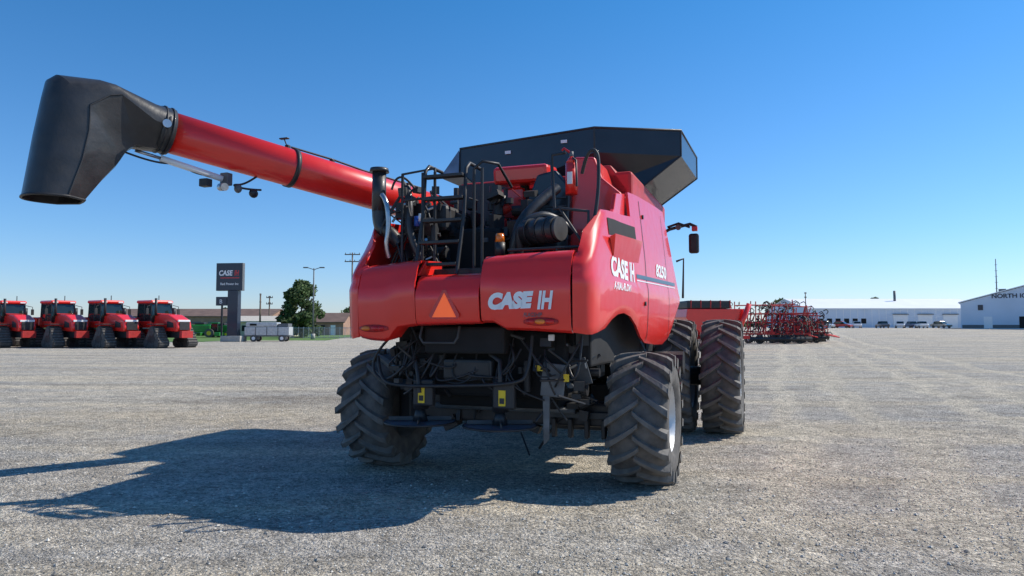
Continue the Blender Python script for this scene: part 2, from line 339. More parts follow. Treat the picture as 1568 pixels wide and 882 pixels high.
# engine clutter
cluster("engine_block_parts",(-1.25,-.7,2.5),(-.72,.6,3.35),90,3,BLK,C)
cluster("engine_steel_parts",(-1.2,-.8,2.6),(-.75,.2,3.5),30,4,DGREY,C,.03,.12)
cluster("engine_bright_bits",(-1.25,-.85,2.6),(-.7,-.3,3.4),12,44,STEEL,C,.015,.05)
cluster("engine_parts_centre",(-.7,-.1,2.5),(.35,.9,3.5),90,5,BLK,C)
cluster("engine_parts_centre_steel",(-.6,-.1,2.5),(.35,.8,3.3),14,6,GREY,C,.02,.08)
cluster("engine_parts_red",(-.3,.2,2.8),(.5,.7,3.6),14,16,REDD,C,.05,.22)
bb("engine_core",(-1.25,-.1,2.46),(-.1,1.1,3.05),DK,C,.05)
bb("engine_cover",(-1.2,-.3,3.0),(-.75,.6,3.35),BLK,C,.06)
cyl("exhaust_stack",(-1.4,-.85,3.2),(-1.4,-.85,3.68),.085,PLAS,C);cyl("exhaust_lip",(-1.4,-.85,3.68),(-1.4,-.85,3.73),.12,PLAS,C,.11)
tube("exhaust_elbow",[(-1.4,-.85,3.25),(-1.4,-.85,3.0),(-1.25,-.85,2.95),(-1.15,-.8,2.8)],.085,PLAS,C,True)
tube("exhaust_silver_pipe",[(-1.3,-.95,3.38),(-1.2,-1.0,3.3),(-1.17,-1.0,2.95),(-1.22,-1.0,2.75),(-1.2,-.95,2.62)],.03,STEEL,C,True)
tube("turbo_pipe",[(-1.1,-.7,3.5),(-1.0,-.8,3.3),(-1.0,-.85,2.9),(-.85,-.8,2.6)],.05,PLAS,C,True)
for i in range(16):
    a=(rnd.uniform(-1.25,-.8),rnd.uniform(-.9,-.4),rnd.uniform(2.6,3.5));b=(a[0]+rnd.uniform(-.2,.25),a[1]-.1,a[2]+rnd.uniform(-.4,.4));c=(b[0]+rnd.uniform(-.2,.2),b[1],b[2]-.3)
    tube("engine_hose",[a,b,c],.014,BLK,C,True)
cyl("fuel_filter_blue",(-.9,-.8,3.0),(-.9,-.8,3.12),.04,pm("filter_blue",(.02,.08,.35),.4),C);cyl("filter_white",(-.82,-.85,3.05),(-.82,-.85,3.14),.035,WHT,C)
for x in(-.72,-.2):
    tube("ladder_rail",[(x,-1.2,2.38),(x,-1.0,3.1),(x,-.95,3.62),(x,-.85,3.7),(x,-.5,3.7)],.022,BLK,C)
for i in range(5):
    z=2.5+i*.26;yy=-1.18+.2*min(1,(z-2.38)/.7)
    box("ladder_step",(-.46,yy,z),(.5,.12,.035),BLK,C,None,.006)
for x in(-1.05,-.78,-.62,-.12,-.02):
    tube("guard_post",[(x,-.9,2.45),(x,-.9,3.62)],.018,BLK,C)
tube("guard_rail_top",[(-1.05,-.9,2.9),(-1.05,-.9,3.62),(-.62,-.9,3.66),(-.62,-.9,3.0)],.018,BLK,C)
tube("guard_rail_mid",[(-1.05,-.9,3.3),(-.62,-.9,3.32)],.015,BLK,C)
tube("hoop_rail",[(-.12,-.9,3.62),(-.02,-.9,3.7),(.1,-.7,3.7),(.12,-.3,3.5)],.018,BLK,C)
tube("guard_rail_right",[(.78,-.8,3.66),(.83,-.85,3.1),(.9,-.9,3.1),(1.24,-.95,3.04),(1.24,-.95,2.62)],.018,BLK,C)
tube("guard_rail_right_top",[(.83,-.85,3.1),(.79,-.82,3.72),(.95,-.8,3.74)],.018,BLK,C)
tube("guard_rail_corner",[(1.12,-.75,3.5),(1.2,-.85,3.72),(1.3,-.85,3.74),(1.34,-.85,3.6),(1.33,-.9,3.1),(1.25,-.95,2.66)],.02,BLK,C,True)
tube("guard_rail_low",[(.35,-1.05,2.64),(1.25,-.97,2.66)],.016,BLK,C)
tube("guard_rail_diag",[(.9,-.9,3.1),(1.2,-.95,2.66)],.015,BLK,C)
for x in (.5,.9): tube("guard_leg",[(x,-1.0,2.45),(x,-1.0,2.65)],.014,BLK,C)
# --- auger
def A(t,z=None,off=0):
    zz=3.55+.69*t if z is None else z
    return W(-.66-3.84*t-off*.663,11.8-3.4*t+off*.749,zz)
cyl("unloading_auger_tube",A(-.05),A(.93),.255,RED,C,n=40)
for t in(.62,.93): 
    cyl("auger_band",A(t-.006),A(t+.006),.272,BLK if t<.9 else PLAS,C,n=40)
tube("auger_hydraulic_line",[A(.62,3.55+.69*.62+.29),A(.5,3.55+.69*.5+.3),A(.4,3.55+.69*.4+.28),A(.2,3.55+.69*.2+.29)],.014,BLK,C)
for t in(.63,.5,.36,.25): box("auger_line_clip",A(t,3.55+.69*t+.275),(.06,.06,.06),BLK,C)
box("auger_elbow_casting",A(.0),(.7,.7,.9),BLK,C,(0,0,.6),.1)
def ring3(ta,za,tb,zb_,hw,cr,n=15):
    # cross-section with a folded edge: rounded outer side, flat inner side meeting at the crease
    a=A(ta,za);b=A(tb,zb_);c=(a+b)/2;u=(a-b)/2;v=(A(ta,za,1)-A(ta,za,0)).normalized()*hw
    half=[]
    for i in range(n+1):
        q=i/n*math.pi/2;co=cr+(1-cr)*math.cos(q)**.75 if q<math.pi/2-1e-6 else cr;half.append((co,math.sin(q)**.75 if q>0 else 0))
    for i in range(1,n+1):
        t=i/n
        if t<.8: half.append((cr+(-.97-cr)*t/.8,1-.55*t/.8))
        else: half.append((-.97-.03*(t-.8)/.2,.45*(1-(t-.8)/.2)))
    full=half+[(x,-y) for x,y in half[-2:0:-1]]
    return [c+u*x+v*y for x,y in full]
sp=[ring3(.925,4.45,.955,3.93,.27,0),ring3(.965,4.48,.985,3.93,.29,.1),ring3(1.055,4.61,1.003,3.93,.30,.55),ring3(1.085,4.63,1.018,3.87,.31,.45),ring3(1.165,4.60,1.024,3.82,.31,.15),ring3(1.180,4.53,1.030,3.76,.31,.0),ring3(1.186,4.36,1.04,3.67,.31,-.1),ring3(1.199,3.92,1.068,3.48,.32,-.25),ring3(1.216,3.22,1.102,3.22,.32,-.32)]
o=loft("auger_spout",sp,PLAS,C,False,True);m=o.modifiers.new('s','SOLIDIFY');m.thickness=.015
m2=o.modifiers.new('e','EDGE_SPLIT');m2.split_angle=math.radians(22)
tube("spout_rim",sp[-1],.014,BLK,C,cyc=True)
nn=len(sp[0]);tube("spout_fold_seam",[r_[nn-15] for r_ in sp[2:]],.010,BLK,C)
cyl("spout_collar",A(.925),A(.955),.285,PLAS,C,n=40)
for t in(.932,.948): cyl("spout_collar_rib",A(t-.002),A(t+.002),.297,BLK,C,n=40)
tb=A(.95,None,-.3)
cyl("spout_hinge_bolt",tb,A(.95,None,-.34),.05,STEEL,C)
cyl("spout_cylinder",A(.945,3.85),A(.80,3.70),.04,WHT,C);cyl("spout_cylinder_rod",A(1.0,3.9),A(.945,3.85),.02,STEEL,C)
tube("spout_cable",[A(1.02,3.86),A(.96,3.78),A(.90,3.82),A(.86,3.7),A(.8,3.72)],.012,BLK,C,True)
box("spout_bracket",A(.79,3.70),(.12,.1,.16),GREY,C)
box("work_light",A(.84,3.62),(.13,.1,.1),BLK,C);cyl("camera_lamp",A(.80,3.58,-.1),A(.80,3.6,.05),.05,STEEL,C)
tube("lamp_bracket",[A(.70,3.85),A(.74,3.66),A(.78,3.64),A(.74,3.6),A(.70,3.62)],.014,BLK,C,True)
ell("rear_camera",A(.72,3.56),(.05,.07,.06),BLK);ell("rear_camera_b",A(.76,3.6),(.05,.05,.06),GREY)
tube("tiny_antenna",[A(.63,4.25),A(.64,4.36)],.008,BLK,C);box("tiny_antenna_plate",A(.64,4.37),(.14,.06,.02),BLK,C)
# --- under hood
bb("chopper_housing",(-1.0,-.8,1.0),(.95,-.3,1.75),DK,C,.04)
bb("discharge_chute",(-.62,-1.15,1.5),(.35,-.8,1.8),DK,C,.03)
bb("spreader_drive_box",(-.45,-1.02,1.2),(.15,-.9,1.43),DGREY,C,.03)
bb("spreader_drive_recess",(-.42,-1.03,1.23),(.12,-1.021,1.40),BLK,C,0)
for x in(-.74,.24):
    cyl("spreader_disc",(x,-1.0,.70),(x,-1.0,.72),.40,BLUGREY,C,n=36)
    cyl("spreader_hub",(x,-1.0,.72),(x,-1.0,.86),.09,BLK,C,.05);cyl("spreader_shroud",(x,-.98,.86),(x,-.98,1.25),.09,BLK,C)
    tube("spreader_disc_rim",ringpts((x,-1.0,.71),(0,0,1),.405,32),.012,BLK,C,cyc=True)
    for a in range(4):
        q=a*math.pi/2+.4;box("spreader_vane",(x+.22*math.cos(q),-1.0+.22*math.sin(q),.75),(.28,.012,.045),DGREY if (a!=1) else REDD,C,(0,0,q),.003)
    box("warning_label",(x+.06,-1.095,1.02),(.08,.004,.17),YEL,C,None,0);box("warning_label_art",(x+.06,-1.099,.99),(.055,.004,.06),BLK,C,None,0)
    bb("spreader_guard",(x-.05,-1.09,.9),(x+.2,-1.0,1.2),BLK,C,.02)
tube("spreader_frame",[(-1.3,-1.0,1.45),(-1.22,-1.1,1.2),(-1.0,-1.15,1.12),(-.3,-1.15,1.14),(.5,-1.15,1.18),(.62,-1.1,1.3),(.62,-1.0,1.7)],.02,BLK,C,True)
tube("hoop_left",[(-.62,-1.2,1.80),(-.62,-1.25,1.68),(-.58,-1.25,1.62),(-.2,-1.25,1.62),(-.16,-1.25,1.68),(-.16,-1.2,1.8)],.014,DGREY,C)
tube("arm_left",[(-.9,-.9,1.6),(-.72,-1.1,1.25),(-.7,-1.1,1.05)],.025,BLK,C);tube("arm_right",[(.12,-1.0,1.5),(.3,-1.15,1.42),(.3,-1.15,1.2)],.025,BLK,C)
R2=random.Random(12)
for i in range(30):
    x=R2.uniform(-1.2,1.2);a=(x,-.95,R2.uniform(1.2,1.7));b=(x+R2.uniform(-.3,.3),-1.15,R2.uniform(1.0,1.5));c=(x+R2.uniform(-.4,.4),-1.0,R2.uniform(1.0,1.5))
    tube("hydraulic_hose",[a,b,c],R2.uniform(.008,.015),BLK,C,True)
tube("big_hose_left",[(-1.0,-1.1,1.75),(-1.35,-1.0,1.5),(-1.35,-1.05,1.25),(-1.1,-1.1,1.15),(-.9,-1.1,1.35)],.016,BLK,C,True)
cluster("under_parts",(-1.15,-.95,1.0),(-.5,-.6,1.7),34,21,BLK,C,.04,.16)
cluster("under_parts_right",(.45,-.95,.95),(1.2,-.4,1.7),46,22,BLK,C,.04,.2)
cluster("under_parts_steel",(-1.2,-1.0,1.15),(1.25,-.7,1.72),30,23,DGREY,C,.02,.09)
cluster("axle_parts",(-1.3,-.3,.45),(1.2,.3,.95),30,24,BLK,C,.05,.2)
cluster("mid_under_parts",(-1.0,.5,.6),(1.2,3.8,1.4),50,25,BLK,C,.1,.5)
box("mud_flap_plate",(.84,-.95,1.22),(.26,.02,.36),GREY,C,(0,.1,.1),.01);prism("mud_flap_lower",[(.72,1.1),(.80,1.1),(.79,.58),(.73,.52)],'y',-.96,-.93,GREY,C,.004)
box("side_plate",(1.1,-.75,1.3),(.18,.02,.3),DGREY,C,(0,-.3,0),.01);box("under_label_a",(.70,-1.02,1.35),(.08,.004,.06),YEL,C,None,0);box("under_label_b",(1.0,-1.0,1.25),(.06,.004,.08),YEL,C,None,0)
box("white_module",(.82,-.95,1.68),(.07,.03,.07),WHT,C,None,.01)
bb("step_frame",(.55,.1,.55),(1.25,.5,.62),BLK,C,.01);bb("low_cross_member",(.5,-.2,.72),(1.3,-.1,.80),DGREY,C,.01)
for x in (.6,.8,1.0,1.2): bb("step_tooth",(x,-.25,.5),(x+.05,-.15,.72),BLK,C,.01)
# mirror and lamps
tube("mirror_arm",[(1.2,4.75,3.5),(1.34,4.8,3.58),(1.7,4.8,3.66),(1.82,4.8,3.6)],.03,BLK,C)
tube("mirror_arm_low",[(1.3,4.8,3.62),(1.5,4.78,3.68),(1.7,4.8,3.6)],.022,BLK,C)
bb("mirror",(1.68,4.72,3.12),(1.86,4.84,3.48),BLK,C,.04);bb("marker_lamp",(1.74,4.7,3.52),(1.84,4.8,3.6),EDGER,C,.01)
cyl("marker_lamp_small",(1.5,4.75,3.6),(1.5,4.7,3.6),.05,GREY,C);tube("hand_rail_front",[(1.5,4.4,2.95),(1.62,4.45,3.0),(1.6,4.45,2.3)],.02,BLK,C)
# ================================================================ GROUND
xs=[-3000,-1000,-300,-100,-40]+[-20+4*i for i in range(22)]+[80,120,200,500,1000,3000]
ys=[-3000,-500,-50,0,30,55]+[60+5*i for i in range(23)]+[200,300,500,1000,3000]
vs=[(x,y,gz(x,y)) for y in ys for x in xs];nx=len(xs)
fs=[(j*nx+i,j*nx+i+1,(j+1)*nx+i+1,(j+1)*nx+i) for j in range(len(ys)-1) for i in range(nx-1)]
m=D.materials.new("gravel");m.use_nodes=True;n=m.node_tree.nodes;l=m.node_tree.links;b=n['Principled BSDF'];b.inputs['Roughness'].default_value=.95;b.inputs['Specular IOR Level'].default_value=.1
t=n.new('ShaderNodeTexCoord');P=t.outputs['Object']
def noise(sc_,det=6,vec=None,ro=.55):
    x=n.new('ShaderNodeTexNoise');x.inputs['Scale'].default_value=sc_;x.inputs['Detail'].default_value=det;x.inputs['Roughness'].default_value=ro;l.new(vec or P,x.inputs['Vector']);return x.outputs[0]
def ramp(i,a,b_,ca,cb):
    x=n.new('ShaderNodeValToRGB');x.color_ramp.elements[0].position=a;x.color_ramp.elements[1].position=b_;x.color_ramp.elements[0].color=ca;x.color_ramp.elements[1].color=cb;l.new(i,x.inputs[0]);return x.outputs[0]
def mixc(f,a,b_,mode='MIX'):
    x=n.new('ShaderNodeMix');x.data_type='RGBA';x.blend_type=mode
    for s_,v_ in((0,f),(6,a),(7,b_)):
        if hasattr(v_,'links') : l.new(v_,x.inputs[s_])
        else: x.inputs[s_].default_value=v_
    return x.outputs[2]
def mth(op,a,b_=None,c=None):
    x=n.new('ShaderNodeMath');x.operation=op
    for i,v_ in enumerate((a,b_,c)):
        if v_ is None: continue
        if hasattr(v_,'links'): l.new(v_,x.inputs[i])
        else: x.inputs[i].default_value=v_
    return x.outputs[0]
def mapping(rz,sc_):
    x=n.new('ShaderNodeMapping');x.inputs['Rotation'].default_value=(0,0,rz);x.inputs['Scale'].default_value=sc_;l.new(P,x.inputs[0]);return x.outputs[0]
k=lambda v_:(v_,v_,v_,1)
sp3=n.new('ShaderNodeSeparateXYZ');l.new(P,sp3.inputs[0]);PX,PY=sp3.outputs[0],sp3.outputs[1]
base_=mixc(ramp(noise(.12,8),.38,.62,k(0),k(1)),(.45,.425,.385,1),(.54,.495,.42,1))
st1=ramp(noise(1,8,mapping(.15,(.10,.55,1)),.6),.45,.60,k(0),k(.95))
base_=mixc(st1,base_,(.64,.56,.43,1))
st2=ramp(noise(1,8,mapping(-.1,(.14,.7,1)),.6),.50,.68,k(0),k(.8))
base_=mixc(st2,base_,(.33,.295,.245,1))
def patch(cx_,cy_,rx,ry,soft=.5):
    dx=mth('DIVIDE',mth('SUBTRACT',PX,cx_),rx);dy=mth('DIVIDE',mth('SUBTRACT',PY,cy_),ry)
    d=mth('SQRT',mth('ADD',mth('MULTIPLY',dx,dx),mth('MULTIPLY',dy,dy)))
    d=mth('ADD',d,mth('MULTIPLY',mth('SUBTRACT',noise(.9,7,None,.65),.5),2.6))
    return mth('MULTIPLY',mth('MINIMUM',mth('MAXIMUM',mth('SUBTRACT',1.15,d),0),1),1)
base_=mixc(patch(-6.5,14.5,6,2.6),base_,(.56,.48,.36,1))
base_=mixc(mth('MULTIPLY',patch(-4.6,17.5,4.5,1.6),.9),base_,(.30,.26,.21,1))
base_=mixc(mth('MULTIPLY',patch(-10,12,3.5,1.2),.8),base_,(.33,.29,.23,1))
base_=mixc(mth('MULTIPLY',patch(.8,5.2,2.6,.8),.6),base_,(.58,.51,.39,1))
base_=mixc(mth('MULTIPLY',patch(3.0,3.9,1.6,.9),.8),base_,(.62,.55,.44,1))
base_=mixc(ramp(noise(.8,8),.45,.7,k(0),k(.6)),base_,(.52,.46,.37,1))
vor=n.new('ShaderNodeTexVoronoi');vor.inputs['Scale'].default_value=30;l.new(P,vor.inputs['Vector'])
sep=n.new('ShaderNodeSeparateColor');l.new(vor.outputs['Color'],sep.inputs[0])
stone=ramp(sep.outputs[0],0,1,k(.5),k(1.45))
vor2=n.new('ShaderNodeTexVoronoi');vor2.inputs['Scale'].default_value=75;l.new(P,vor2.inputs['Vector'])
sep2=n.new('ShaderNodeSeparateColor');l.new(vor2.outputs['Color'],sep2.inputs[0])
wob=mth('MULTIPLY',mth('SUBTRACT',noise(.15,2),.5),2.5)
p_=mth('ADD',mth('SUBTRACT',PX,mth('ADD',mth('MULTIPLY',PY,.38),1.0)),wob)
def band(c,wd): return mth('MAXIMUM',mth('SUBTRACT',1.0,mth('DIVIDE',mth('ABSOLUTE',mth('SUBTRACT',p_,c)),wd)),0)
tr=mth('ADD',mth('ADD',band(-.9,.45),band(.8,.5)),mth('ADD',band(3.2,.4),mth('ADD',band(4.9,.5),band(7.5,.5))))
tr=mth('MINIMUM',mth('MULTIPLY',tr,mth('MULTIPLY',ramp(noise(1.3,8),.32,.6,k(.15),k(1)),2.0)),.8)
base_=mixc(tr,base_,(.64,.57,.45,1))
tread=mth('MULTIPLY',mth('ADD',mth('SINE',mth('MULTIPLY',mth('ADD',PY,mth('MULTIPLY',mth('ABSOLUTE',mth('SUBTRACT',p_,.8)),.8)),55)),1),.5)
base_=mixc(mth('MULTIPLY',mth('MULTIPLY',band(.8,.35),tread),.35),base_,(.38,.34,.27,1))
base_=mixc(.75,base_,stone,'MULTIPLY')
base_=mixc(.65,base_,ramp(sep2.outputs[1],0,1,k(.6),k(1.4)),'MULTIPLY')
base_=mixc(.55,base_,ramp(noise(7,7),.3,.7,k(.7),k(1.3)),'MULTIPLY')
base_=mixc(.6,base_,ramp(noise(2.2,7),.35,.65,k(.72),k(1.25)),'MULTIPLY')
l.new(base_,b.inputs['Base Color'])
hgt=mth('ADD',mth('ADD',mth('MULTIPLY',vor.outputs['Distance'],-1.2),mth('MULTIPLY',vor2.outputs['Distance'],-.6)),mth('ADD',mth('MULTIPLY',noise(60,6,None,.7),1.2),mth('MULTIPLY',noise(5,5),2.5)))
hgt=mth('ADD',hgt,mth('ADD',mth('MULTIPLY',noise(1.1,4),5.0),mth('MULTIPLY',tr,-.8)))
bu=n.new('ShaderNodeBump');bu.inputs['Strength'].default_value=.95;bu.inputs['Distance'].default_value=.028;l.new(hgt,bu.inputs['Height']);l.new(bu.outputs[0],b.inputs['Normal'])
mesh("gravel_ground",vs,fs,m,None,0,True)
R3=random.Random(5);vs=[];fs=[]
for i in range(34000):
    y=2.6+16*R3.random()**1.5;x=R3.uniform(-.8,.8)*y;s_=R3.uniform(.004,.014)*(1.9 if R3.random()<.05 else 1)
    q=len(vs);a=R3.uniform(0,3.14);ca,sa=math.cos(a),math.sin(a)
    for (px,py,pz) in((1,0,.2),(0,.8,.3),(-1,0,.25),(0,-.8,.2),(.1,.1,.9)):
        px*=R3.uniform(.7,1.3);py*=R3.uniform(.7,1.2);vs.append((x+s_*(px*ca-py*sa),y+s_*(px*sa+py*ca),s_*pz))
    for j in range(4): fs.append((q+j,q+(j+1)%4,q+4))
SM=D.materials.new("stone");SM.use_nodes=True;sn=SM.node_tree;ge=sn.nodes.new('ShaderNodeNewGeometry');rp=sn.nodes.new('ShaderNodeValToRGB');rp.color_ramp.elements[0].color=(.2,.185,.165,1);rp.color_ramp.elements[1].color=(.74,.69,.6,1)
sn.links.new(ge.outputs['Random Per Island'],rp.inputs[0]);sn.links.new(rp.outputs[0],sn.nodes['Principled BSDF'].inputs[0]);sn.nodes['Principled BSDF'].inputs['Roughness'].default_value=.9
mesh("loose_stones",vs,fs,SM)
# ================================================================ BACKGROUND LEFT
mesh("grass",[(x,y,.006) for x,y in [(-62,92),(-24,92),(-30,140),(-60,400),(-260,400),(-160,150),(-70,118)]],[tuple(range(7))],GRASS)
mesh("lawn",[(-46,84,.012),(-36.5,84,.012),(-36,110,.012),(-60,110,.012)],[(0,1,2,3)],GRASS)
def tractor(loc,rz,sc_=1.08):
    T=root("tracked_tractor",loc,rz,sc_)
    def track(nm,x,y):
        pts=[(-1.0,.28),(-.85,.08),(-.6,.0),(.6,.0),(.85,.08),(1.0,.28),(.95,.5),(.35,1.45),(.15,1.6),(-.15,1.6),(-.35,1.45),(-.95,.5)]
        prism(nm,[(y+p[0],p[1]) for p in pts],'x',x-.38,x+.38,RUB,T,.04)
        lug=[]
        for i in range(len(pts)):
            a=Vector(pts[i]);b_=Vector(pts[(i+1)%len(pts)]);L=(b_-a).length;nn=max(1,int(L/.2))
            for j in range(nn):
                c=a.lerp(b_,(j+.5)/nn);lug.append(boxp((x,y+c.x,c.y),(.78,.08,.08)))
        multi(nm+"_lugs",lug,BLK,T)
        for s_ in(-1,1):
            prism(nm+"_frame",[(y-.7,.3),(y+.7,.3),(y+.1,1.2),(y-.1,1.2)],'x',x+s_*.385,x+s_*.40,BLK,T,0)
            for yy,zz,r_ in((y-.68,.36,.27),(y+.68,.36,.27),(y,1.2,.33),(y-.2,.25,.18),(y+.2,.25,.18)):
                cyl(nm+"_idler",(x+s_*.39,yy,zz),(x+s_*.43,yy,zz),r_,DGREY,T,n=16)
    for x in(-1.15,1.15):
        track("front_track",x,1.9);track("rear_track",x,-1.9)
    for x in(-1.15,1.15):
        box("front_fender",(x,1.9,1.75),(.85,1.1,.06),BLK,T);box("rear_fender",(x,-1.9,1.75),(.85,1.3,.06),BLK,T)
    prism("hood",[(.5,1.3),(3.4,1.2),(3.55,1.5),(3.4,2.05),(2.4,2.45),(.5,2.6)],'x',-.58,.58,RED,T,.1)
    prism("hood_side_grille",[(2.2,1.5),(3.1,1.5),(3.0,1.85),(2.3,2.0)],'x',-.60,.60,BLK,T,.01)
    box("front_grille",(0,3.53,1.62),(.8,.06,.6),BLK,T);box("headlights",(0,3.44,2.0),(.95,.1,.14),WHT,T)
    box("front_weights",(0,3.75,1.0),(.9,.3,.5),REDD,T)
    box("frame_front",(0,1.8,1.0),(.7,3.4,.5),BLK,T);box("frame_rear",(0,-1.8,1.1),(.8,2.6,.6),REDD,T)
    prism("cab",[(-1.15,1.7),(.55,1.7),(.75,2.4),(.5,3.35),(-1.1,3.35),(-1.25,2.4)],'x',-.82,.82,GLS,T,.06)
    box("cab_roof",(0,-.3,3.45),(1.8,2.0,.24),RED,T,None,.1);box("cab_base",(0,-.3,1.75),(1.75,1.8,.5),RED,T,None,.06)
    for x in(-.83,.83):
        for y in(-1.18,-.3,.62): tube("cab_pillar",[(x,y,2.0),(x*.97,y*.95,3.35)],.04,BLK,T)
        box("mirror",(x*1.5,.8,2.7),(.2,.06,.45),BLK,T);tube("mirror_arm",[(x,.7,3.2),(x*1.5,.8,3.1),(x*1.5,.8,2.7)],.025,BLK,T)
        box("fuel_tank",(x,-1.8,1.95),(.5,1.6,.7),RED,T,None,.12)
    for x in(-.6,.6): box("work_lights",(x,.72,3.42),(.35,.06,.1),WHT,T)
    cyl("exhaust",(.68,.95,2.4),(.68,.95,3.7),.09,BLK,T);cyl("air_stack",(-.68,1.1,2.3),(-.68,1.1,3.0),.13,BLK,T)
    tube("beacon_mast",[(-.8,-1.1,3.5),(-.8,-1.1,4.0)],.03,BLK,T)
    tube("hand_rail",[(-1.0,.6,1.6),(-1.0,.6,2.5)],.025,BLK,T)
for i,(x,y) in enumerate(((-30.9,62),(-35.2,62),(-39.7,62.5),(-44.4,63),(-49,63.5))): tractor((x,y,0),math.radians(238-1.5*i),1.14)
# dealer sign
G=root("dealer_sign",(-33.4,85,0),math.radians(-8))
bb("panel",(-1.95,-.3,6.1),(1.35,.3,9.35),NAVY,G,.05);bb("panel_trim",(-1.98,-.27,6.07),(1.38,.27,9.38),GREY,G,.02)
bb("post",(-.4,-.4,0),(.9,.4,6.06),NAVY,G,.03);bb("base",(-1.0,-.8,0),(1.5,.8,.7),CONC,G,.05)
fl=lambda X,Z:(lambda x,y:(X+x,-.31,Z+y))
textmap("lettering","CASE",.85,fl(-1.6,7.9),WHT,G,.15,.03,1.75);textmap("lettering_mark","IH",.85,fl(.35,7.9),EDGER,G,.15,.03,.6)
bb("red_line",(-1.4,-.312,7.55),(1.0,-.302,7.65),EDGER,G,0)
textmap("lettering_dealer","Red Power Inc",.4,fl(-1.4,6.75),WHT,G,0,.005,2.3)
bb("small_panel",(-2.0,-.2,4.3),(-.6,.2,5.35),NAVY,G,.03);bb("small_post",(-1.4,-.08,0),(-1.2,.08,4.3),BLK,G,.01);textmap("small_letter","B",.7,lambda x,y:(-1.5+x,-.21,4.55+y),WHT,G)
# trailer
G=root("utility_trailer",(-29.3,86,0),math.radians(4))
TW=pm("trailer_white",(.55,.56,.55),.4,.3)
bb("box_body",(-2.6,-1.0,.75),(2.6,1.0,1.75),TW,G,.04);bb("lower_rail",(-2.7,-1.03,.6),(2.7,1.03,.74),GREY,G,.01);bb("cover",(-2.5,-.95,1.76),(1.2,.95,2.3),TW,G,.12);bb("cap",(1.3,-.95,1.76),(2.5,.95,2.15),GREY,G,.05)
for x in(-1.5,1.8):
    for y in(-1.05,1.05): cyl("wheel",(x,y-.1,.4),(x,y+.1,.4),.4,RUB,G);cyl("hub",(x,y-.12,.4),(x,y+.12,.4),.2,WHT,G)
for x in(-1.3,0,1.3): bb("rib",(x-.04,-1.03,.76),(x+.04,-1.002,1.74),GREY,G,0)
bb("tail_light",(-2.64,-.9,.8),(-2.602,-.6,1.0),EDGER,G,0);bb("window",(-2.0,-.97,1.9),(-1.2,-.952,2.15),DK,G,0);tube("tongue",[(2.6,0,.6),(4.0,0,.5)],.06,BLK,G)
def greenc(x,y,rz,s):
    G=root("green_combine",(x,y,0),rz,s)
    bb("body",(-2.2,-1.4,1.0),(2.6,1.4,2.5),GREENP,G,.2);bb("cab",(2.6,-.9,1.2),(3.8,.9,2.7),GLS,G,.1);bb("tank",(-.8,-1.2,2.5),(1.4,1.2,2.9),BLK,G,.1);bb("roof",(2.5,-1,2.7),(3.9,1,2.9),GREENP,G,.05)
    for x,r_ in((2.4,.85),(-1.6,.6)):
        for y in(-1.5,1.5): cyl("wheel",(x,y-.25,r_),(x,y+.25,r_),r_,RUB,G);cyl("rim",(x,y-.27,r_),(x,y+.27,r_),r_*.5,YEL,G)
    bb("header",(3.6,-3,.3),(4.6,3,1.0),GREENP,G,.1)
greenc(-52.0,118,.2,.85);greenc(-48.8,121,2.9,.8)
def gable(name,x0,x1,y0,y1,eave,ridge,wall,roof,axis='x',ov=.4):
    G=root(name,((x0+x1)/2,(y0+y1)/2,0));hx=(x1-x0)/2;hy=(y1-y0)/2
    bb("walls",(-hx,-hy,-.3),(hx,hy,eave),wall,G,0)
    if axis=='x':
        prism("gable_ends",[(-hy,eave+.002),(hy,eave+.002),(0,ridge-.1)],'x',-hx,hx,wall,G,0)
        for s_ in(-1,1): mesh("roof_slope",[(-hx-ov,s_*(hy+ov),eave),(hx+ov,s_*(hy+ov),eave),(hx+ov,0,ridge),(-hx-ov,0,ridge),(-hx-ov,s_*(hy+ov),eave+.18),(hx+ov,s_*(hy+ov),eave+.18),(hx+ov,0,ridge+.18),(-hx-ov,0,ridge+.18)],[(0,1,2,3),(4,5,6,7),(0,1,5,4),(1,2,6,5),(3,0,4,7)],roof,G)
    else:
        prism("gable_ends",[(-hx,eave+.002),(hx,eave+.002),(0,ridge-.1)],'y',-hy,hy,wall,G,0)
        for s_ in(-1,1): mesh("roof_slope",[(s_*(hx+ov),-hy-ov,eave),(s_*(hx+ov),hy+ov,eave),(0,hy+ov,ridge),(0,-hy-ov,ridge),(s_*(hx+ov),-hy-ov,eave+.18),(s_*(hx+ov),hy+ov,eave+.18),(0,hy+ov,ridge+.18),(0,-hy-ov,ridge+.18)],[(0,1,2,3),(4,5,6,7),(0,1,5,4),(3,0,4,7),(1,2,6,5)],roof,G)
    return G
G=gable("long_shed",-100,-60,176,192,4.2,6.2,BRK,BRN)
for i in range(8): bb("door",(-17+i*4.4,-8.04,0),(-14.5+i*4.4,-8.002,3),GREY,G,0)
G=gable("beige_shed",-50,-41.0,128,137,2.6,3.6,BEI,pm("beige_roof",(.55,.5,.42),.7))
for i in range(3): bb("window",(-3+i*2.6,-4.54,1.0),(-1.8+i*2.6,-4.502,2),DK,G,0)
G=gable("brick_house",-42,-35.5,150,160,2.6,4.6,BRK,BRN)
bb("window",(-1.8,-5.04,1),(-.6,-5.002,2.1),DK,G,0);bb("door",(.6,-5.04,0),(1.6,-5.002,2.1),WHT,G,0)
G=gable("ranch_house",-62,-52,185,195,3,5.2,BEI,BRN);bb("window",(-3,-5.04,1),(-1,-5.002,2.2),DK,G,0);bb("door",(1,-5.04,0),(2,-5.002,2.1),DK,G,0)
